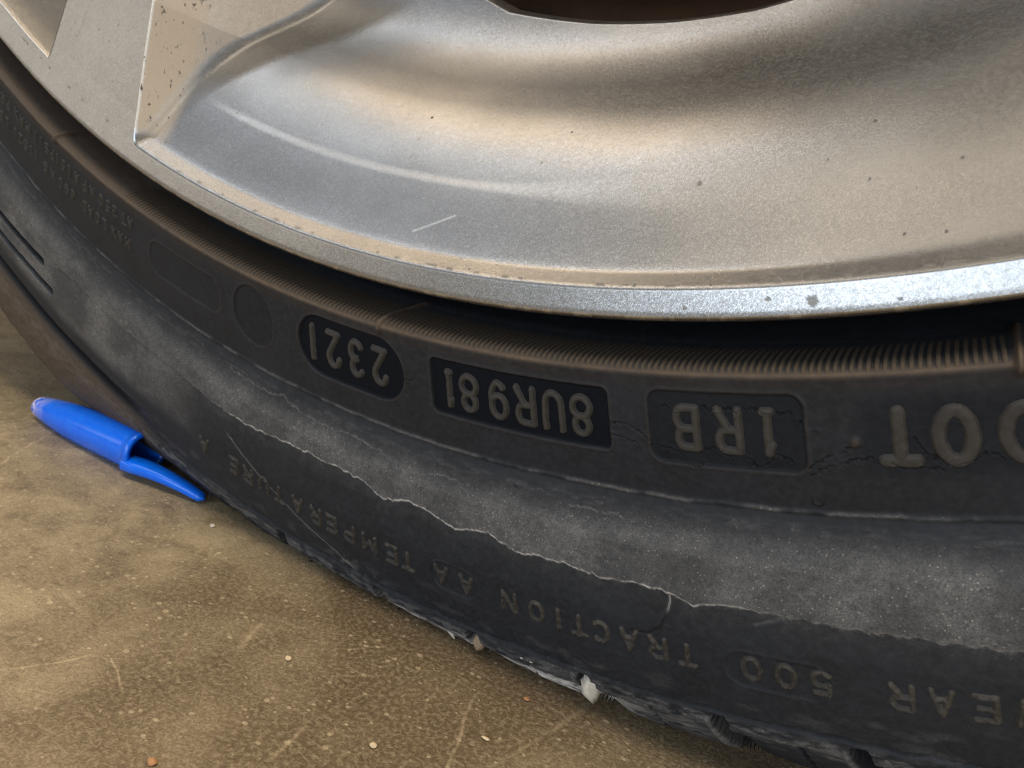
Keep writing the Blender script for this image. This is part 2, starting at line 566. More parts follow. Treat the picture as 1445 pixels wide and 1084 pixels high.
def tyre_fields(th, r):
    """displacement along the normal (mm) plus masks.  th in degrees, r in mm"""
    K = 261.5 * PI / 180
    u = th * K
    d = np.zeros_like(th)
    powder = np.zeros_like(th)
    crack = np.zeros_like(th)
    pale = np.zeros_like(th)
    brown = np.zeros_like(th)
    dark = np.zeros_like(th)
    light = np.zeros_like(th)
    panel = np.zeros(th.shape, np.int8)
    # recessed panels
    wob = (fbm(u * .5, r * .5, 3) - .5) * .25
    for i, (tc, rc, hu, hv, cr, dep, dk) in enumerate([
            (-22.35, 261.4, 13.0, 6.0, 5.9, .50, .9),
            (-14.52, 261.3, 16.6, 5.05, 1.2, .50, .9),
            (-7.12, 261.4, 10.8, 5.6, 2.0, .28, .45),
            (-32.9, 261.9, 11.9, 3.9, 3.2, .16, .12),
            (-28.05, 261.6, 5.7, 6.2, 5.6, .26, .25)]):
        sd = rrect(u - tc * K, r - rc, hu, hv, cr) + wob * .4
        near = np.abs(sd) < 3
        d -= dep * (1 - sstep(sd, -.32, .08))
        d += .11 * np.exp(-((sd - .28) / .22) ** 2)
        crack = np.maximum(crack, .55 * np.exp(-((sd + .12) / .10) ** 2) * (dk > .2) * near)
        brown = np.maximum(brown, .16 * np.exp(-((sd - .30) / .2) ** 2))
        dark = np.maximum(dark, dk * (1 - sstep(sd, -.2, .0)))
        panel[sd < -.05] = i + 1
    # darker tone round the DOT letters
    dark = np.maximum(dark, .35 * (1 - sstep(rrect(u - (-.2) * K, r - 261.4, 14.5, 5.2, 3), -1.5, 1.5)))
    # vent dots
    dd = np.hypot(u + 3.43 * K, r - 262.3)
    d += .55 * (1 - sstep(dd, .25, 1.0))
    brown = np.maximum(brown, .35 * (1 - sstep(dd, .5, 1.0)))
    dd = np.hypot(u + 4.59 * K, r - 271.0)
    d += .18 * np.exp(-((dd - .55) / .16) ** 2)
    crack = np.maximum(crack, .8 * np.exp(-((dd - .72) / .12) ** 2))
    for tt, rr in ((-14.35, 254.6), (-14.0, 254.75), (-14.6, 276.2)):
        dd = np.hypot(u - tt * K, r - rr)
        d -= .2 * (1 - sstep(dd, .1, .3))
        crack = np.maximum(crack, .8 * (1 - sstep(dd, .12, .28)))
    # ageing cracks between the letters
    for pts, w in [([(-9.55, 263.6), (-10.0, 262.2), (-10.4, 261.5), (-10.9, 261.8)], .12),
                   ([(-9.5, 264.4), (-9.0, 264.9), (-8.6, 265.3)], .10),
                   ([(-10.85, 263.4), (-10.3, 264.0), (-9.95, 264.7)], .10),
                   ([(-7.75, 257.7), (-7.5, 258.5), (-7.2, 258.0), (-6.7, 258.6), (-6.2, 257.9), (-5.7, 258.5), (-5.1, 258.3)], .14),
                   ([(-7.75, 264.7), (-7.5, 264.0), (-7.25, 264.9), (-6.9, 265.8)], .12),
                   ([(-6.5, 265.2), (-6.2, 266.6), (-5.9, 266.0), (-5.55, 264.7), (-5.2, 265.3)], .13),
                   ([(-4.9, 259.6), (-4.7, 261.2), (-4.5, 260.8)], .10),
                   ([(-4.75, 266.2), (-4.4, 264.9), (-4.0, 264.2), (-3.6, 263.2)], .13),
                   ([(-4.7, 267.3), (-4.2, 265.9), (-3.5, 264.8), (-3.0, 264.4)], .12),
                   ([(-2.0, 261.5), (-1.8, 263.6), (-1.5, 264.3), (-1.2, 265.2), (-.6, 264.8), (-.3, 263.7), (.0, 264.6)], .16),
                   ([(-2.6, 264.9), (-2.3, 265.8), (-1.9, 265.5), (-1.4, 266.0)], .14),
                   ([(-19.5, 261.7), (-19.2, 262.0), (-19.05, 261.8)], .09),
                   ([(-9.0, 258.2), (-8.75, 258.9), (-8.5, 259.0)], .08),
                   ([(-8.2, 266.9), (-8.0, 267.2), (-7.8, 266.6)], .10)]:
        q = [(a * K, b) for a, b in pts]
        dd = pdist(u + (fbm(u * 1.7, r * 1.7, 11) - .5) * .9, r + (fbm(u * 1.9, r * 1.9, 12) - .5) * 1.1, q)
        vary = .35 + .9 * sstep(fbm(u * .8 + w * 50, r * .8, 14), .25, .6)
        w = w * vary
        d -= .26 * np.exp(-(dd / w) ** 2)
        d += .07 * np.exp(-((dd - .25) / .18) ** 2)
        crack = np.maximum(crack, .9 * np.exp(-(dd / w) ** 2))
    # bead: dusty brown ridge, radial seams
    brown = np.maximum(brown, 1.0 * np.exp(-((r - 253.3) / .5) ** 2) * (.5 + .5 * fbm(u * .25, r * 0, 5)))
    brown = np.maximum(brown, .14 * np.exp(-((r - 254.6) / .9) ** 2))
    brown = np.maximum(brown, .55 * sstep(r, 249.6, 250.9) * (1 - sstep(r, 253.0, 253.5)) * (1 - .85 * sstep(th, -38.5, -35.5)))
    for tt in (-64.2, -43.7, -20.5, .62):
        e = (th - tt) * K - (r - 251) * -.10
        on = (1 - sstep(r, 253.4, 255.2)) * sstep(r, 249.5, 250.3)
        d += .85 * np.exp(-(e / .48) ** 2) * on
        brown = np.maximum(brown, .75 * np.exp(-(e / .6) ** 2) * on)
    # crease below the lettering band
    line = r - 272.8 - (fbm(u * .35, r * 0 + 1, 21) - .5) * .5
    d += .20 * np.exp(-(line / .30) ** 2)
    brk = sstep(fbm(u * .22, r * 0 + 4, 22), .25, .55)
    powder = np.maximum(powder, .55 * np.exp(-(line / .28) ** 2) * brk)
    d -= .15 * np.exp(-((r - 277.8) / 1.8) ** 2)
    # dusty bulge, bounded below by the wavy scuff line
    sc_r = np.interp(th, [p[0] for p in SCUFF], [p[1] for p in SCUFF]) + (fbm(th * 4.0, r * 0 + 2, 31) - .5) * .9
    zone = sstep(r, 274.0, 281.5) * (1 - sstep(r - sc_r, -.25, .15))
    mott = fbm(u * .16, r * .22, 41)
    fine = fbm(u * .7, r * .9, 42)
    powder = np.maximum(powder, zone * (.50 + .50 * sstep(mott, .2, .75)) * (.6 + .4 * fine) * (.80 + .15 * sstep(th, -34, -14)))
    fade = np.exp(-np.maximum(r - sc_r, 0) / 2.0) * (r > sc_r)
    powder = np.maximum(powder, .34 * fade * fine)
    powder = np.maximum(powder, .22 * np.exp(-((r - 275.6) / 1.2) ** 2) * sstep(fbm(u * .5, r * 2, 44), .3, .7))
    d += .16 * (1 - sstep(r - sc_r, -.15, .15)) * sstep(r, 275, 281)
    lv = .65 + .35 * sstep(fbm(u * .3, r * 0 + 9, 32), .2, .6)
    lw = .09 + .12 * fbm(u * .9, r * 0 + 3, 36)
    lv = lv * (.35 + .9 * sstep(fbm(u * 2.2, r * 2.0, 37), .25, .6))
    pale = np.maximum(pale, .8 * lv * np.exp(-((r - sc_r) / lw) ** 2) * (1 - .75 * sstep(th, -9, -5)) * sstep(th, -31, -28))
    fz = (fbm(u * 2.5, r * 2.5, 38) - .3) * 1.6
    powder = np.maximum(powder, np.clip(.9 * fz, 0, 1) * np.exp(-((r - sc_r) / .7) ** 2) * sstep(th, -9.5, -6))
    # meandering outlines inside the dust (dried water marks)
    for pts in ([(-29.5, 276.2), (-27.4, 276.6), (-26.2, 275.9), (-25.2, 277.0), (-23.9, 277.4), (-22.1, 277.0), (-20.8, 277.6), (-19.5, 279.0), (-19.1, 281.0), (-19.0, 283.2)],
                [(-18.9, 282.9), (-18.75, 280.2), (-18.5, 278.8), (-17.6, 277.8), (-16.7, 278.6), (-16.3, 280.4)],
                [(-15.6, 281.6), (-15.4, 279.4), (-14.7, 278.7), (-13.9, 279.6), (-12.9, 279.3)],
                [(-12.5, 277.0), (-11.2, 276.7), (-10.1, 277.6)]):
        q = [(a * K, b) for a, b in pts]
        dd = pdist(u + (fbm(u * .9, r * .9, 51) - .5) * 1.4, r + (fbm(u * .9, r * .9, 52) - .5) * 1.4, q)
        powder = np.maximum(powder, .62 * np.exp(-(dd / .16) ** 2))
        d += .05 * np.exp(-(dd / .25) ** 2)
    # diagonal scratch and the hooked one near TRACTION
    for pts, w, v in ([[(-29.1, 290.6), (-27.3, 295.9), (-24.9, 301.6), (-23.0, 305.2), (-21.9, 308)], .15, .26],
                      [[(-8.93, 287.5), (-8.97, 289.6), (-9.08, 291.9), (-9.3, 294.2), (-9.69, 295.8), (-10.3, 296.2)], .17, .5],
                      [[(-6.4, 290.2), (-5.4, 287.6)], .3, .10]):
        q = [(a * K, b) for a, b in pts]
        dd = pdist(u + (fbm(u * .9, r * .9, 61) - .5) * .5, r + (fbm(u * .9, r * .9, 62) - .5) * .5, q)
        pale = np.maximum(pale, v * np.exp(-(dd / (w * .8)) ** 2) * (.3 + 1.0 * fbm(u, r, 63)) * (1 - (th > -12) * sstep(r, 290.5, 292)))
        crack = np.maximum(crack, .9 * np.exp(-(dd / .15) ** 2) * (th > -12) * sstep(r, 290, 291.5))
        d -= .15 * np.exp(-(dd / .2) ** 2)
    # rubbed patches lower down
    powder = np.maximum(powder, .16 * sstep(fbm(u * .25, r * .5, 71), .52, .75) * sstep(r, 300, 304))
    powder = np.maximum(powder, .62 * sstep(fbm(u * .9, r * 1.2, 72), .35, .7) * np.exp(-((th + 21.9) / 1.4) ** 2 - ((r - 307.0) / 1.8) ** 2))
    # left: smeared clay over the bulge
    sm = sstep(r, 278, 283) * (1 - sstep(r, 295, 300)) * (1 - sstep(th, -35, -30))
    powder = np.maximum(powder, sm * (.30 + .45 * sstep(fbm(u * .13, r * .16 + u * .03, 81), .3, .75)))
    # capsule round the AA grade, shallow dish round the 500
    for tc, rc, hu, hv, dep in ((-17.05, 298.2, 5.3, 3.1, .22), (-5.95, 298.6, 7.6, 3.2, .16)):
        sd = rrect((th - tc) * K * 1.14, r - rc, hu, hv, hv - .1)
        d -= dep * (1 - sstep(sd, -.5, .1))
        d += .10 * np.exp(-((sd - .2) / .22) ** 2)
    # slots at the far left
    for tc, rc in ((-43.9, 287.7), (-42.9, 293.2)):
        L = 30.0
        sd = rrect((th - tc) * K * 1.1 + L, r - rc - (tc - th) * .18, L, 1.15, .8)
        d -= 1.8 * (1 - sstep(sd, -.5, .1))
        dark = np.maximum(dark, .95 * (1 - sstep(sd, -.4, 0)))
        powder *= 1 - (1 - sstep(sd, -.4, .1))
    # mould parting crack and shoulder ledge
    pl = r - 308.3 - (fbm(u * .4, r * 0 + 5, 91) - .5) * .9
    gate = sstep(fbm(u * .33, r * 0 + 8, 92), .30, .52)
    d -= (.18 + .5 * gate) * np.exp(-(pl / .22) ** 2)
    crack = np.maximum(crack, gate * np.exp(-(pl / .22) ** 2))
    d += .30 * sstep(pl, .2, .9) * (1 - sstep(r, 311.5, 313.5))
    d += (fbm(u * .5, r * 1.5, 93) - .5) * .5 * sstep(r, 308.8, 310)
    powder = np.maximum(powder, .60 * sstep(fbm(u * .6, r * 1.6, 94), .25, .65) * sstep(r, 308.8, 309.6) * (1 - sstep(r, 312, 314)))  # shoulder dust, raised to paint cool daylight onto the blocks
    # lateral grooves cut in the shoulder, with a slant
    block = np.zeros(th.shape, np.int16)
    for i, g in enumerate(GROOVES):
        e = (th - g) * 314 * PI / 180 - (r - 310) * .22
        block[e > 0] = i + 1
        hw = 1.45
        on = sstep(th, -30.5, -28.5)
        prof = (1 - sstep(np.abs(e), hw - .45, hw)) * sstep(r, 308.9, 310.2) * on
        d -= 3.0 * prof * sstep(r, 308.5, 312) + 4.0 * prof * sstep(r, 311.5, 315.5)
        d -= 1.4 * prof
        d -= 2.2 * np.exp(-np.maximum(e - hw, 0) / 2.2) * (e > hw) * sstep(r, 311.5, 315) * on
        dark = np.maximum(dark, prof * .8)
        d -= .8 * np.exp(-np.maximum(-e - hw, 0) / .6) * (e < -hw) * sstep(r, 311.5, 315) * on
        pil = np.exp(-((e + hw + .75) / .55) ** 2) * sstep(r, 309.6, 310.6) * (th > -26)
        d += .25 * pil
        powder = np.maximum(powder, .75 * pil)
        s = e - (4.35 * 314 * PI / 180) * .5
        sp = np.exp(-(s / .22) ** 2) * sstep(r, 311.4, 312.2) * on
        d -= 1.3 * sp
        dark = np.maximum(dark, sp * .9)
    # scraped pale edges where the blocks meet the floor
    scr = sstep(r - 1.2 * sstep(th, -17.0, -16.0), 311.0, 312.0) * sstep(th, -21.5, -20) * (1 - .85 * sstep(th, -12.0, -10.0)) * (1 - sstep(th, -9, -6.5))
    fib = sstep(fbm(u * .5 + r * .8, r * 2.2 - u * .3, 95), .22, .5)
    light = np.maximum(light, scr * fib)
    low = sstep(r, 306.5, 308.0) * (1 - sstep(th, -38, -33))  # warm floor bounce painted brown on the far left shoulder
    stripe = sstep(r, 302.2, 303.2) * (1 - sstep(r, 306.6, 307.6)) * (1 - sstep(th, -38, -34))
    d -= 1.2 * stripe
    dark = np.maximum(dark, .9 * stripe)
    brown = np.maximum(brown, low * .75)
    # overall mould unevenness
    d += (fbm(u * .12, r * .15, 97) - .5) * .35 * sstep(r, 272, 280)
    d += (fbm(u * .9, r * .9, 98) - .5) * .06 * sstep(r, 254, 256)
    crack = np.clip(crack, 0, 1)
    return d, panel, block, np.stack([powder, crack, pale], -1), np.stack([brown, dark, light], -1)


def surf(th, s, d):
    r = np.interp(s, PS, PRR) + np.interp(s, PS, NRR) * d
    z = np.interp(s, PS, PZZ) + np.interp(s, PS, NZZ) * d
    # away from the contact patch the shoulder keeps its full, unloaded height
    free = sstep(-th, 33, 45) * sstep(r, 308, 319)
    return squash(polar(th, r + 6.0 * free, z + 3.0 * free))


def squash(P):
    """flatten the tyre softly on the floor"""
    nrm = -UP
    g = P @ nrm
    lim = HUB - .03
    k = .5
    x = (lim - g) / k
    g2 = lim - k * np.where(x > 30, x, np.log1p(np.exp(np.clip(x, -60, 30))))
    return P + (g2 - g)[..., None] * nrm


wheel = empty('car_wheel', 'silver alloy wheel with worn black tyre standing on the concrete floor', 'car wheel')

# dense visible part of the sidewall
S0, S1 = 0.0, PS[-1]
nth, ns = 1500, 470
TH = np.linspace(-57, 5.5, nth)
SS = np.concatenate([np.linspace(0, s_of_r(254), 75)[:-1], np.linspace(s_of_r(254), s_of_r(316), 330)[:-1], np.linspace(s_of_r(316), S1, 50)])
ns = len(SS)
th2, s2 = np.meshgrid(TH, SS, indexing='ij')
r2 = np.interp(s2, PS, PRR)
d2, panel2, block2, wear2, tint2 = tyre_fields(th2, r2)
P2 = W(surf(th2, s2, d2))
N2 = -grid_normals(P2)
if N2[nth // 2, ns // 3, 1] > 0:
    N2 = -N2
    flip = True
else:
    flip = False
V2 = P2.reshape(-1, 3)
F2 = grid_faces(nth, ns)
# orientation: outward (-y in world)
a, b, c = V2[F2[1000, 0]], V2[F2[1000, 1]], V2[F2[1000, 2]]
tst = F2[(nth // 2) * (ns - 1) + ns // 3]
nn = np.cross(V2[tst[1]] - V2[tst[0]], V2[tst[2]] - V2[tst[0]])
if nn[1] > 0:
    F2 = F2[:, ::-1]
N2 = N2.reshape(-1, 3)
fp = panel2[:-1, :-1].ravel()
fb = block2[:-1, :-1].ravel()
fr = r2[:-1, :-1].ravel()
is_block = fr > 308.4
A2 = {'wear': wear2.reshape(-1, 3), 'tint': tint2.reshape(-1, 3)}
grid_cut = (fp == 0) & (~is_block)
tyre = link('tyre', sub_mesh('tyre', V2, F2, grid_cut, M_RUBBER, N2, A2), wheel)
tyre['label'] = 'worn black low profile tyre with dusty sidewall'
for i in range(1, 6):
    o = link('recessed_panel', sub_mesh('recessed_panel', V2, F2, (fp == i) & ~is_block, M_RUBBER, N2, A2), tyre)
for i in range(0, len(GROOVES) + 1):
    mk = is_block & (fb == i)
    if mk.sum() > 50:
        link('tread_block', sub_mesh('tread_block', V2, F2, mk, M_RUBBER, N2, A2), tyre)


def coarse_tyre():
    """the rest of the tyre: tread, inner sidewall and the part of the ring out of the picture"""
    # tread and far sidewall over the whole ring
    prof = [(325.8, -46)]
    for zc in (-62, -98, -134, -170):
        prof += [(325.9, zc + 5), (325.6, zc + 4.2), (319, zc + 3.4), (319, zc - 3.4), (325.6, zc - 4.2), (325.9, zc - 5)]
    prof += [(325.5, -186), (321, -202), (314, -212), (300, -219), (285, -222), (268, -219), (252, -212), (246, -204)]
    ths = np.linspace(0, 360, 721)
    pr = np.array(prof)
    T, I = np.meshgrid(ths, np.arange(len(pr)), indexing='ij')
    P = W(squash(polar(T, pr[I, 0], pr[I, 1])))
    me = raw_mesh('tread', P.reshape(-1, 3), grid_faces(len(ths), len(pr)), M_RUBBER,
                  None, {'wear': np.zeros((P.size // 3, 3)), 'tint': np.tile([.15, 0, 0], (P.size // 3, 1))})
    link('tread', me, tyre)
    ths = np.linspace(5.5, 303, 596)
    ss = np.linspace(0, S1, 60)
    T, S = np.meshgrid(ths, ss, indexing='ij')
    R_ = np.interp(S, PS, PRR)
    d = np.zeros_like(T)
    P = W(surf(T, S, d))
    z = np.zeros((P.size // 3, 3))
    tn = np.zeros_like(z)
    tn[:, 0] = (np.exp(-((R_ - 251.5) / 1.8) ** 2) * .6).ravel()
    wz = z.copy()
    wz[:, 0] = (.4 * sstep(R_, 274, 281) * (1 - sstep(R_, 286, 288))).ravel()
    link('sidewall', raw_mesh('sidewall', P.reshape(-1, 3), grid_faces(len(ths), 60)[:, ::-1], M_RUBBER, None, {'wear': wz, 'tint': tn}), tyre)


coarse_tyre()


# fine radial ribs on the bead, one object each
def rib_mesh():
    rs = np.array([250.7, 251.0, 251.4, 251.9, 252.5, 253.0])
    hh = np.array([.05, .28, .36, .36, .26, .0])
    V = []
    for r, h in zip(rs, hh):
        s = s_of_r(r)
        zz = np.interp(s, PS, PZZ)
        rr = np.interp(s, PS, PRR)
        nr, nz = np.interp(s, PS, NRR), np.interp(s, PS, NZZ)
        L = math.hypot(nr, nz)
        nr, nz = nr / L, nz / L
        for x, q in ((-.32, -.08), (-.20, h), (.20, h), (.32, -.08)):
            V.append((x, -(-(zz + nz * q)), -(rr + nr * q)))
    V = np.array(V) / 1000.0
    V[:, 1] *= -1
    F = []
    for i in range(len(rs) - 1):
        for j in range(3):
            a = i * 4 + j
            F.append((a, a + 4, a + 5, a + 1))
    return raw_mesh('bead_rib', V, np.array(F), M_RIB)


rib_me = rib_mesh()
th = -37.5
while th < .35:
    if abs(th + 20.5) > .16:
        o = link('bead_rib', rib_me, tyre, (0, 0, HUB / 1000))
        o.rotation_euler = (0, -math.radians(th - math.degrees(PHI)), 0)
    th += .2145


# ------------------------------------------------------------------ moulded characters
def arc(cx, cy, rx, ry, a0, a1, n=14):
    return [(cx + rx * math.cos(math.radians(a0 + (a1 - a0) * i / n)), cy + ry * math.sin(math.radians(a0 + (a1 - a0) * i / n))) for i in range(n + 1)]


G = {
    '0': [arc(.5, .5, .5, .5, 0, 360, 28)],
    'O': [arc(.5, .5, .5, .5, 0, 360, 28)],
    '1': [[(.22, .80), (.5, 1), (.5, 0)], [(.2, 0), (.8, 0)]],
    'i': [[(.5, 1), (.5, 0)]],
    '2': [arc(.5, .72, .46, .28, 170, -35, 14) + [(.05, 0), (1, 0)]],
    '3': [arc(.48, .74, .44, .26, 150, -80, 12), arc(.5, .27, .5, .27, 88, -150, 14)],
    '4': [[(.75, 0), (.75, 1), (0, .3), (1, .3)]],
    '5': [[(.92, 1), (.15, 1), (.08, .55)] + arc(.48, .32, .5, .32, 130, -145, 14)],
    '6': [[(.8, 1), (.2, .55)] + arc(.5, .3, .48, .3, 150, -210, 20)],
    '8': [arc(.5, .76, .41, .24, 0, 360, 22), arc(.5, .26, .5, .26, 0, 360, 24)],
    '9': [arc(.5, .68, .48, .32, 0, 360, 24), arc(.5, .5, .48, .5, 0, -130, 14)],
    'A': [[(0, 0), (.5, 1), (1, 0)], [(.2, .35), (.8, .35)]],
    'B': [[(0, 0), (0, 1), (.55, 1)] + arc(.6, .76, .34, .24, 90, -90, 10) + [(0, .52)], [(.55, .52)] + arc(.62, .26, .38, .26, 90, -90, 10) + [(0, 0)]],
    'C': [arc(.55, .5, .52, .5, 48, 312, 22)],
    'D': [[(0, 0), (0, 1), (.45, 1)] + arc(.45, .5, .55, .5, 90, -90, 18) + [(0, 0)]],
    'E': [[(.95, 1), (0, 1), (0, 0), (.95, 0)], [(0, .5), (.8, .5)]],
    'G': [arc(.55, .5, .52, .5, 48, 330, 22) + [(1, .45), (.6, .45)]],
    'I': [[(.5, 0), (.5, 1)]],
    'K': [[(0, 0), (0, 1)], [(.95, 1), (.02, .42)], [(.3, .6), (1, 0)]],
    'L': [[(0, 1), (0, 0), (.9, 0)]],
    'M': [[(0, 0), (0, 1), (.5, .35), (1, 1), (1, 0)]],
    'N': [[(0, 0), (0, 1), (1, 0), (1, 1)]],
    'P': [[(0, 0), (0, 1), (.55, 1)] + arc(.6, .74, .38, .26, 90, -90, 10) + [(0, .48)]],
    'R': [[(0, 0), (0, 1), (.55, 1)] + arc(.6, .74, .38, .26, 90, -90, 10) + [(0, .48)], [(.5, .48), (1, 0)]],
    'S': [arc(.5, .75, .45, .25, 30, 250, 14) + arc(.5, .25, .48, .25, 70, -150, 14)],
    'T': [[(0, 1), (1, 1)], [(.5, 1), (.5, 0)]],
    'U': [[(0, 1), (0, .35)] + arc(.5, .35, .5, .35, 180, 360, 14) + [(1, 1)]],
    'W': [[(0, 1), (.25, 0), (.5, .7), (.75, 0), (1, 1)]],
    'X': [[(0, 0), (1, 1)], [(0, 1), (1, 0)]],
    '(': [arc(1.0, .5, .6, .62, 120, 240, 10)],
    ')': [arc(.0, .5, .6, .62, 60, -60, 10)],
}


def glyph(ch, th0, r_in, r_out, width, sw, H, mat, step=.15, r_ref=261.5, rough=.0, name='raised_letter', lean=0.0):
    """a raised moulded character centred on angle th0; reads towards smaller angles, its top faces outwards"""
    hgt = r_out - r_in
    strokes = []
    for st in G[ch]:
        strokes.append([((x - .5) * (width - sw), sw / 2 + y * (hgt - sw)) for x, y in st])
    hx = width / 2 + .25
    nx = max(4, int(2 * hx / step))
    ny = max(4, int((hgt + .5) / step))
    X, Y = np.meshgrid(np.linspace(-hx, hx, nx), np.linspace(-.25, hgt + .25, ny), indexing='ij')
    wobx = (fbm(X * .9 + th0 * 3, Y * .9, 5) - .5) * .22
    sd = np.full(X.shape, -9.)
    for st in strokes:
        sd = np.maximum(sd, sw / 2 - pdist(X + wobx, Y + wobx * .7, st))
    e = min(.30, sw * .40)
    h = H * (sstep(sd, -.04, e) * .82 + .18 * sstep(sd, 0, sw / 2))
    if rough:
        h = h * (1 - rough * sstep(fbm(X * 1.6 + th0, Y * 1.6, 15), .45, .7))
        h += (fbm(X * 3, Y * 3 + th0, 16) - .5) * .12 * (sd > 0)
    h = np.where(sd < -.02, -.10, h)
    THg = th0 - (X + lean * (Y - hgt / 2)) / (r_ref * PI / 180)
    Rg = r_in + Y
    dbase = tyre_fields(THg, Rg)[0]
    P = W(surf(THg, s_of_r(Rg), dbase + h))
    F = grid_faces(nx, ny)
    keep = (sd.ravel()[F] > -.30).any(1)
    me = sub_mesh(name, P.reshape(-1, 3), F, keep, mat, None, {})
    o = link(name, me, tyre)
    return o


for ch, t in zip('2321', (-20.76, -22.0, -23.25, -24.45)):
    glyph('i' if ch == '1' else ch, t, 257.4, 265.2, 4.0 if ch != '1' else 1.5, 1.30, .55, M_LETTER)
for ch, t in zip('8UR981', (-11.93, -13.0, -14.12, -15.22, -16.5, -17.38)):
    glyph(ch, t, 257.9, 265.1, 4.1 if ch != '1' else 2.2, 1.18, .60, M_LETTER)
for ch, t in zip('1RB', (-5.81, -6.97, -8.28)):
    glyph(ch, t, 257.7, 265.0, 4.1 if ch != '1' else 2.9, 1.28, .55, M_LETTER)
for ch, t, w in zip('DOT', (.52, -1.0, -2.33), (5.4, 5.3, 5.2)):
    glyph(ch, t, 257.4, 265.6, w, 1.75, .55, M_LETTER)
for ch, t in zip('WEAR500TRACTIONAATEMPERATUREA', (.05, -.93, -1.87, -2.78, -4.74, -5.68, -6.63, -8.5, -9.42, -10.35, -11.3, -12.08, -12.83, -13.65, -14.72,
                                              -16.5, -17.6, -19.1, -19.88, -20.95, -22.0, -22.95, -23.78, -24.8, -25.88, -26.8, -27.75, -28.7, -30.6)):
    w = 3.4 if ch not in 'IWM' else (1.2 if ch == 'I' else 4.0)
    glyph(ch, t, 295.9, 300.5, w, .92, .50, M_LETTER2, .16, 298, rough=.7)

# two rows of small print at the far left (reading right to left in the picture)
def small_row(txt, t0, t1, rin, rout):
    n = len(txt)
    for i, ch in enumerate(txt):
        if ch == ' ':
            continue
        t = t0 + (t1 - t0) * i / (n - 1)
        glyph(ch, t, rin, rout, 1.9 if ch not in '1I()' else 1.1, .55, .42, M_LETTER, .17, 260)


small_row('AT', -37.0, -37.55, 256.7, 259.7)
small_row('350', -38.35, -39.55, 256.7, 259.7)
small_row('KPA', -40.35, -41.75, 256.7, 259.7)
small_row('(51', -42.5, -43.7, 256.7, 259.7)
small_row('PSI)', -44.2, -45.9, 256.7, 259.7)
small_row('MAX', -46.7, -48.0, 256.7, 259.7)
small_row('PRESS', -48.9, -51.2, 256.7, 259.7)
small_row('MAX', -37.35, -38.55, 262.2, 265.2)
small_row('LOAD', -39.4, -41.2, 262.2, 265.2)
small_row('690', -42.3, -43.5, 262.2, 265.2)
small_row('KG', -44.3, -45.0, 262.2, 265.2)
small_row('(1521', -46.0, -48.2, 262.2, 265.2)
small_row('LBS)', -49.2, -51.0, 262.2, 265.2)


# thin rubber hairs left by the mould vents
def tube(name, pts, rad, mat, parent=None, seg=8):
    pts = np.array(pts, float)
    V = []
    F = []
    t = np.gradient(pts, axis=0)
    t /= np.linalg.norm(t, axis=1, keepdims=True)
    ref = np.array([.3, .5, .8])
    for p, d, r in zip(pts, t, rad):
        a = np.cross(d, ref)
        a /= np.linalg.norm(a)
        b = np.cross(d, a)
        for i in range(seg):
            c = 2 * PI * i / seg
            V.append(p + r * (math.cos(c) * a + math.sin(c) * b))
    for i in range(len(pts) - 1):
        for j in range(seg):
            F.append((i * seg + j, i * seg + (j + 1) % seg, (i + 1) * seg + (j + 1) % seg, (i + 1) * seg + j))
    return link(name, raw_mesh(name, np.array(V), np.array(F), mat), parent)


for tt, rr, L, lean in ((-47.0, 321.5, 3.2, .9), (-24.6, 313.4, 1.8, -.4), (-31.0, 314, 1.8, .5), (-20.0, 312.8, 1.6, .2), (-10.4, 309.6, 1.2, .6)):
    s = s_of_r(rr)
    base = surf(np.array([tt]), np.array([s]), np.array([-.2]))[0]
    rad = polar(np.array([tt + lean * 8]), np.array([1.0]), 0 * np.array([1.0]))[0]
    dirn = rad * .8 + np.array([lean * .3, 0, .5])
    dirn /= np.linalg.norm(dirn)
    pts = [W(base + dirn * L * k / 5 + np.array([0, .12 * (k / 5) ** 2 * L, 0])) for k in range(6)]
    pts = [np.array([p[0], p[1], max(p[2], .0003)]) for p in pts]
    tube('rubber_hair', pts, np.linspace(.00022, .00010, 6), M_RUBBER, tyre)

# ------------------------------------------------------------------ rim
# slope of the dished surface against radius
_br = np.array([180, 188, 193, 196.5, 199, 202, 205, 209, 213, 217, 221, 224, 227.5, 231, 235, 238.2, 239.0, 239.6, 241.0, 241.6])
_bs = np.array([.1, .15, .24, .40, .50, .64, .78, .92, .92, .80, .70, .62, .55, .52, .54, .60, .70, 1.08, 1.12, 1.1])
_rr = np.linspace(180, 241.6, 700)
_sl = np.interp(_rr, _br, _bs)
_bz = -.75 - (np.cumsum(_sl[::-1])[::-1] * (_rr[1] - _rr[0]))


def bowl(r):
    return np.interp(r, _rr, _bz)


def face_z(r):
    lip = np.interp(r, [150, 200, 236, 241.0, 244.9, 245.6, 246.0], [-16, -6.6, -1.75, -.95, -.28, -.22, -.65])
    return lip


def smax(a, b, k):
    h = np.clip(.5 + .5 * (a - b) / k, 0, 1)
    return b * (1 - h) + a * h + k * h * (1 - h)


def smin(a, b, k):
    return -smax(-a, -b, k)


# the wide pocket starts at the radial edge near -38.4 deg
def wide_left(r):
    return np.interp(r, [150, 214.5, 227.9, 240.8], [-45.0, -40.41, -39.2, -38.05])


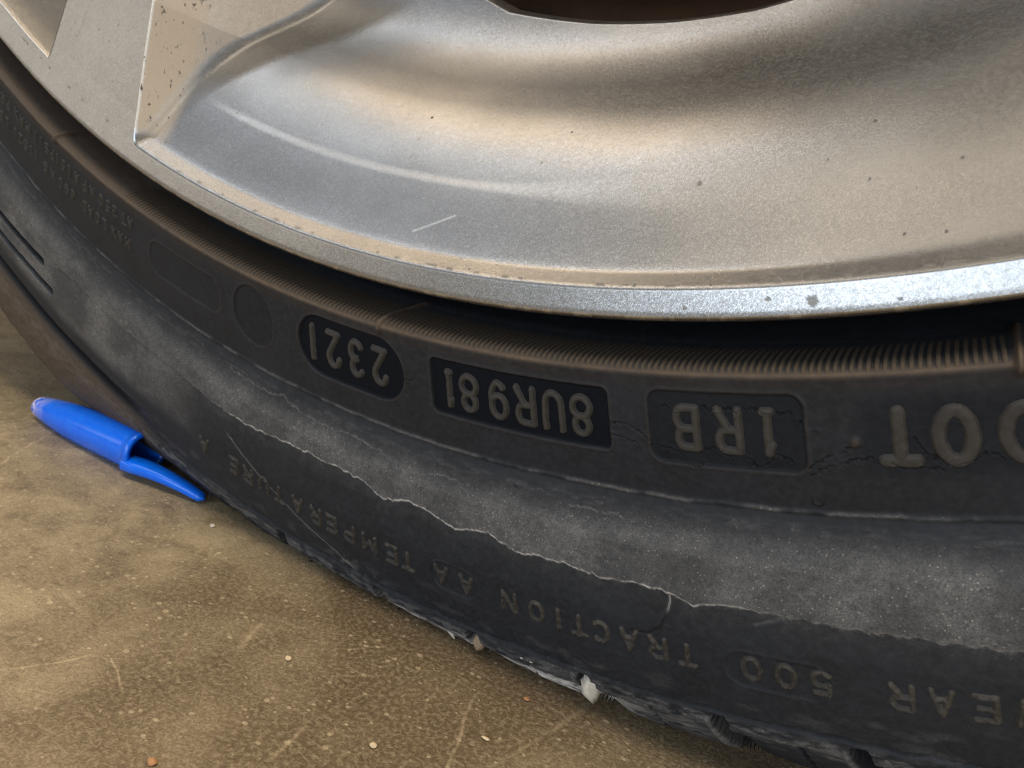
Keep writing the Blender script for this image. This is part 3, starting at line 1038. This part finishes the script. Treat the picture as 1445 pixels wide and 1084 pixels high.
def rim_z(th, r):
    t = (th + 45.0) % 72.0 - 45.0          # wide pocket: -38.4 .. +5.6, spoke, narrow pocket: 13.5 .. 25.5, spoke
    K = r * PI / 180
    f = face_z(r)
    b = bowl(np.clip(r, 180, 241.6)) + 1.1 * np.maximum(r - 241.6, 0)
    # the bend across the dish is crisp at the left and dies out to the right
    amp = ((1 - sstep(t, -14, -4)) * .9 + .1) * sstep(t, -36.5, -33.5)
    wd = 1.15 + 5.0 * sstep(t, -20, -4)
    b = b - .20 * amp * (1 - sstep(r, 227.5 - wd * .7, 227.5 + wd * .7))
    el = wide_left(r)
    dl = (t - el) * K
    sl = 1.08
    wl = f + .25 - sl * dl
    dr = ((5.6 + (5.6 - 5.6) + (-38.4 - el)) - t) * K
    wr = f + .25 - 2.2 * dr
    ins = smax(smax(b, wl, 1.9), wr, 1.9)
    dpk = np.minimum(dl, dr)
    z = smin(f, ins, .32)
    # narrow pocket
    c2 = 19.5
    hw = np.interp(r, [150, 238.5], [2.0, 6.0])
    d2 = (hw - np.abs(t - c2)) * K
    d2 = np.minimum(d2, (239.6 - r) * 1.0 + 0 * t)
    z2 = np.maximum(f - .2 - 1.9 * np.maximum(d2, 0), -34.0)
    z = np.where(d2 > 0, smin(f, z2, .9), z)
    return z, dl, d2, b


def hole_r(th):
    t = (th + 45.0) % 72.0 - 45.0
    return np.interp(t, [-41, -34, -29, -24.5, -21.9, -16.2, -11.8, -8.0, -1, 3, 5.6], [150, 168, 183, 190.5, 193.4, 195.4, 196.3, 196.6, 195, 185, 150])


def rim_piece(t0, t1, nt_, r0, r1, nr_, dense):
    T, Rr = np.meshgrid(np.linspace(t0, t1, nt_), np.linspace(r0, r1, nr_), indexing='ij')
    z, dl, d2, b = rim_z(T, Rr)
    # rolled edge of the window opening
    hr = hole_r(T)
    e = Rr - hr
    z = z - 2.2 * np.where(e < 1.6, (1.6 - np.clip(e, -.5, 1.6)) ** 2 / 1.6, 0) * (np.abs(z - b) < 6)
    z = z + (fbm(T * .25, Rr * .08, 7, 1) - .5) * .35 * sstep(dl, 3, 14) * (1 - sstep(Rr, 222, 236))
    P = W(polar(T, Rr, z))
    wear = np.zeros(P.shape)
    # pitted corrosion on the spoke flank, and its painted warm sheen
    tt = (T + 45.0) % 72 - 45.0
    K = Rr * PI / 180
    wear[..., 0] = ((dl > -.2) * (1 - sstep(dl, 5, 9)) * sstep(240.5 - Rr, 0, 3)).clip(0, 1) * (tt < 0) * .9  # mask of the painted warm sheen on the spoke flank
    rr_edge = np.exp(-((Rr - 241.2) / .22) ** 2) * sstep(fbm(T * 3, Rr, 33), .56, .66)
    chips = np.zeros(T.shape)
    for tc, rc, sz in ((-4.35, 243.9, .75), (-10.0, 241.2, .35), (-5.6, 243.3, .3), (-2.0, 244.6, .28), (-5.35, 241.0, .3), (-8.5, 226.9, .42), (-8.2, 244.3, .3)):
        dd = np.hypot((T - tc) * K, (Rr - rc)) + (fbm(T * 9, Rr * 2.5, 3) - .5) * sz * 1.1
        chips = np.maximum(chips, 1 - sstep(dd, sz * .7, sz))
    wear[..., 1] = np.maximum(chips * .5, rr_edge * .6)
    sc = pdist(T * 4.1, Rr, [(-20.3 * 4.1, 236.6), (-18.6 * 4.1, 232.9)])
    edge = np.exp(-((Rr - 245.8) / .28) ** 2) * sstep(fbm(T * 2.5, Rr * 0, 35), .50, .6)
    wear[..., 2] = np.maximum(.8 * np.exp(-(sc / .14) ** 2), .7 * edge)
    return T, Rr, P, wear, hr, dl, d2, z


T, Rr, P, wr_, hr, dl, d2r, zz = rim_piece(-62, 9.6, 1150, 182, 246.0, 330, True)
Nn = grid_normals(P)
if Nn[600, 200, 1] > 0:
    Nn = -Nn
VV = P.reshape(-1, 3)
FF = grid_faces(*T.shape)
tst = FF[600 * (T.shape[1] - 1) + 200]
if np.cross(VV[tst[1]] - VV[tst[0]], VV[tst[2]] - VV[tst[0]])[1] > 0:
    FF = FF[:, ::-1]
fT = T[:-1, :-1].ravel()
fR = Rr[:-1, :-1].ravel()
fd = dl[:-1, :-1].ravel()
fd2 = d2r[:-1, :-1].ravel()
fh = hr[:-1, :-1].ravel()
tmod = (fT + 45.0) % 72 - 45.0
in_wide = (tmod < 5.6) & (fd > 0)
cut = in_wide & (fR < fh)
lip_m = fR > 241.3
dish_m = in_wide & ~lip_m & ~cut
spoke_m = ~lip_m & ~in_wide
AR = {'wear': wr_.reshape(-1, 3)}
rim = link('alloy_rim', sub_mesh('alloy_rim', VV, FF, lip_m, M_SILVER, Nn.reshape(-1, 3), AR), wheel)
rim['label'] = 'silver painted alloy rim with brake dust'
link('dished_panel', sub_mesh('dished_panel', VV, FF, dish_m, M_SILVER, Nn.reshape(-1, 3), AR), rim)
link('spoke', sub_mesh('spoke', VV, FF, spoke_m & (tmod > -60) & (fT < -20), M_SILVER, Nn.reshape(-1, 3), AR), rim)
link('spoke', sub_mesh('spoke', VV, FF, spoke_m & (fT > 0), M_SILVER, Nn.reshape(-1, 3), AR), rim)


def rest_of_rim():
    T, Rr, P, w, hr, dl, d2, z = rim_piece(9.6, 298, 1200, 182, 246.0, 120, False)
    f = grid_faces(*T.shape)[:, ::-1]
    tm = ((T + 45.0) % 72 - 45.0)[:-1, :-1].ravel()
    c = (tm < 5.6) & (dl[:-1, :-1].ravel() > 0) & (Rr[:-1, :-1].ravel() < hr[:-1, :-1].ravel())
    link('spoke', sub_mesh('spoke', P.reshape(-1, 3), f, ~c, M_SILVER, None, {'wear': w.reshape(-1, 3)}), rim)
    # spokes running in to the hub
    T, Rr, P, w, hr, dl, d2, z = rim_piece(-62, 298, 1400, 40, 182, 120, False)
    f = grid_faces(*T.shape)[:, ::-1]
    tm = ((T + 45.0) % 72 - 45.0)[:-1, :-1].ravel()
    RR = Rr[:-1, :-1].ravel()
    c = (RR > 95) & (((tm < 4.5) & (tm > -37)) | ((tm > 17) & (tm < 22)))
    link('hub', sub_mesh('hub', P.reshape(-1, 3), f, ~c, M_SILVER, None, {'wear': w.reshape(-1, 3) * 0}), rim)
    # flange back, bead seat and barrel
    ths = np.linspace(0, 360, 1441)
    prof = np.array([(246.0, -.65), (246.12, -.9), (246.2, -1.3), (246.25, -2.4)])
    Tt, I = np.meshgrid(ths, np.arange(len(prof)), indexing='ij')
    Pp = W(polar(Tt, prof[I, 0], prof[I, 1]))
    link('flange_edge', raw_mesh('flange_edge', Pp.reshape(-1, 3), grid_faces(len(ths), len(prof)), M_SILVER, None, {'wear': np.zeros((Pp.size // 3, 3))}), rim)
    prof = np.array([(246.25, -2.4), (246.3, -3), (246.2, -9), (243, -13), (232, -16), (228.6, -22), (226, -40), (216, -55),
                     (214, -80), (214, -190), (226, -200), (228, -215), (244, -222), (244, -226), (224, -218)])
    ths = np.linspace(0, 360, 721)
    Tt, I = np.meshgrid(ths, np.arange(len(prof)), indexing='ij')
    Pp = W(polar(Tt, prof[I, 0], prof[I, 1]))
    link('barrel', raw_mesh('barrel', Pp.reshape(-1, 3), grid_faces(len(ths), len(prof)), M_BARREL), rim)
    prof = np.array([(60, -75), (168, -75), (168.5, -76), (168.5, -100), (172, -104), (206, -106), (211, -102), (211, -107), (60, -112)])
    Tt, I = np.meshgrid(ths, np.arange(len(prof)), indexing='ij')
    Pp = W(polar(Tt, prof[I, 0], prof[I, 1]))
    link('brake_disc', raw_mesh('brake_disc', Pp.reshape(-1, 3), grid_faces(len(ths), len(prof)), M_DISC), wheel)


rest_of_rim()

# ------------------------------------------------------------------ floor
V = np.array([(-4, -4, 0), (4, -4, 0), (4, 4, 0), (-4, 4, 0)], float)
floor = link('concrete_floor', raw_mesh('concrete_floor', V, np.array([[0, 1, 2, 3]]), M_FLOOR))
floor['kind'] = 'structure'


# ------------------------------------------------------------------ pen cap
def pen_cap():
    root = empty('pen_cap', 'blue plastic ballpoint pen cap with worn pale tip on the floor beside the tyre', 'pen cap')
    c0 = on_floor(56, 573, 3.2)
    c1 = on_floor(207, 640, 5.4)
    ax = c1 - c0
    L = np.linalg.norm(ax)
    ax /= L
    upv = np.array([0, 0, 1.0])
    side = np.cross(ax, upv)
    side /= np.linalg.norm(side)
    nrm = np.cross(side, ax)
    root.location = (c0[0], c0[1], 0)
    base = np.array([c0[0], c0[1], 0])
    # body of revolution: outside then inside
    xs = np.array([0, .0004, .0012, .004, .010, .018, .026, L * 1e0 - .0035, L - .0018, L - .0016, L, L, L - .001, L - .010, L - .020])
    rs = np.array([.0018, .0026, .0030, .0034, .0042, .0049, .0052, .0055, .0055, .0058, .0058, .0046, .0045, .0042, .0034])
    seg = 40
    V, F, wv = [], [], []
    for x, r in zip(xs, rs):
        for i in range(seg):
            a = 2 * PI * i / seg
            V.append(c0 + ax * x + r * (math.cos(a) * side + math.sin(a) * nrm) - base)
            wv.append((1.0 if x < .0035 and r < .0034 else (.35 if x < .006 else 0), 0, 0))
    for i in range(len(xs) - 1):
        for j in range(seg):
            F.append((i * seg + j, i * seg + (j + 1) % seg, (i + 1) * seg + (j + 1) % seg, (i + 1) * seg + j))
    link('cap_body', raw_mesh('cap_body', np.array(V), np.array(F), M_BLUE, None, {'wear': np.array(wv)}), root)
    # closed end plug with its breathing hole
    V, F = [], []
    for x, r in ((0, .0018), (.0001, .0009), (.0030, .0008), (.0030, .00001)):
        for i in range(seg):
            a = 2 * PI * i / seg
            V.append(c0 + ax * x + r * (math.cos(a) * side + math.sin(a) * nrm) - base)
    for i in range(3):
        for j in range(seg):
            F.append((i * seg + j, i * seg + (j + 1) % seg, (i + 1) * seg + (j + 1) % seg, (i + 1) * seg + j))
    link('cap_end', raw_mesh('cap_end', np.array(V), np.array(F), M_BLUE, None, {'wear': np.ones((len(V), 3)) * [1, 0, 0]}), root)
    # clip: a tongue that leaves the mouth on the viewer's side and tapers
    tip = on_floor(289, 705, 1.3)
    st = on_floor(180, 653, 3.0)
    d = tip - st
    n = 26
    V, F = [], []
    dn = d / np.linalg.norm(d)
    sd = np.cross(dn, upv)
    sd /= np.linalg.norm(sd)
    un = np.cross(sd, dn)
    for i in range(n):
        t = i / (n - 1)
        w = .0030 * (1 - .55 * t ** 1.3) * (.80 + .20 * sstep(t, 0, .15))
        h = .0019 * (1 - .5 * t)
        endf = math.sqrt(max(1e-4, 1 - ((t - .93) / .07) ** 2)) if t > .93 else 1
        w *= endf
        h *= endf
        p = st + d * t - base + un * .0010 * math.sin(PI * t)
        for j in range(16):
            a = 2 * PI * j / 16
            ca, sa = math.cos(a), math.sin(a)
            x = math.copysign(abs(ca) ** .7, ca) * w
            y = math.copysign(abs(sa) ** .7, sa) * h
            q = p + sd * x + un * y
            V.append(q)
    for i in range(n - 1):
        for j in range(16):
            F.append((i * 16 + j, i * 16 + (j + 1) % 16, (i + 1) * 16 + (j + 1) % 16, (i + 1) * 16 + j))
    V.append(V[0] * 0 + st - base)
    V.append(tip - base)
    V = np.array(V)
    V[:, 2] = np.maximum(V[:, 2], .00015)
    k0 = len(V) - 2
    F += [(k0, (j + 1) % 16, j, j) for j in range(16)]
    F3 = [f for f in F if len(set(f)) == 4]
    link('clip', raw_mesh('clip', V, np.array(F3), M_BLUE, None, {'wear': np.zeros((len(V), 3))}), root)


pen_cap()


# ------------------------------------------------------------------ stones and chips
def pebble(name, loc, size, mat, label, cat, squashv=(1, 1, 1), seed=0, layers=0, group=None):
    n, m_ = 22, 15
    V = []
    A, B = np.meshgrid(np.linspace(0, 2 * PI, n, endpoint=False), np.linspace(0, PI, m_), indexing='ij')
    X, Y, Z = np.cos(A) * np.sin(B), np.sin(A) * np.sin(B), np.cos(B)
    k = 1 + .55 * (fbm(X * 1.7 + 5 + seed, Y * 1.7 + Z * 1.3 + 9, seed, 3) - .45) + layers * .10 * np.sin(Z * 16 + X * 3)
    rr = np.random.default_rng(seed)
    for _ in range(7):      # chipped facets
        v = rr.normal(size=3)
        v /= np.linalg.norm(v)
        dd = X * v[0] + Y * v[1] + Z * v[2]
        k = np.minimum(k, .78 / np.maximum(dd, .05))
    P = np.stack([X * squashv[0], Y * squashv[1], Z * squashv[2]], -1) * k[..., None] * size
    F = []
    for i in range(n):
        for j in range(m_ - 1):
            F.append((i * m_ + j, i * m_ + j + 1, ((i + 1) % n) * m_ + j + 1, ((i + 1) % n) * m_ + j))
    me = raw_mesh(name, P.reshape(-1, 3), np.array(F), mat)
    o = link(name, me, None, loc)
    o['label'] = label
    o['category'] = cat
    if group:
        o['group'] = group
    return o


def in_tyre(th, r, d):
    return W(surf(np.array([th]), np.array([s_of_r(r)]), np.array([d])))[0]


p = pebble('pebble', in_tyre(-12.0, 312.2, -.2), .0026, M_STONE, 'larger white layered pebble wedged in a tread groove under the word TRACTION', 'pebble', (.85, .8, 1.15), 3, 1)
p = pebble('pebble', in_tyre(-16.35, 311.8, -.3), .0017, M_STONE2, 'smaller brown and white pebble wedged in a tread groove under the grade AA', 'pebble', (.9, .8, 1), 8)
p = pebble('paint_flake', in_tyre(-17.6, 312.6, .1), .0010, M_STONE, 'long white flake stuck on the tread edge left of the brown pebble', 'flake', (1.6, .3, .4), 12)
p.rotation_euler = (0, .5, 0)
p = pebble('grit', in_tyre(-14.5, 310.6, .15), .00042, M_STONE, 'left one of two white grains on the tyre shoulder between the pebbles', 'grit', (1, .6, .8), 15, group='white grains on the tyre shoulder')
p = pebble('grit', in_tyre(-14.15, 310.7, .15), .00042, M_STONE, 'right one of two white grains on the tyre shoulder between the pebbles', 'grit', (1.2, .6, .6), 17, group='white grains on the tyre shoulder')
pebble('chip', on_floor(215, 1075, .3), .0009, M_ORANGE, 'orange chip on the concrete at the bottom edge, nearest the camera', 'chip', (1, .8, .5), 21)
pebble('chip', on_floor(743, 986, .3), .0007, M_ORANGE, 'reddish flat chip on the concrete in front of the white pebble', 'chip', (1, .7, .25), 22)
pebble('crumb', on_floor(527, 1052, .3), .0007, M_CREAM, 'largest cream crumb on the concrete near the bottom edge', 'crumb', (1, .8, .4), 23)
pebble('crumb', on_floor(685, 1042, .3), .0005, M_CREAM, 'cream crumb on the concrete below the reddish chip', 'crumb', (1.5, .7, .4), 24)
pebble('crumb', on_floor(300, 742, .3), .0008, M_STONE, 'tiny white crumb on the concrete just below the tip of the blue pen cap clip', 'crumb', (1, .8, .5), 25)
pebble('crumb', on_floor(407, 929, .3), .0007, M_CREAM, 'small cream crumb alone on the open concrete below the tyre', 'crumb', (1, .8, .4), 26)
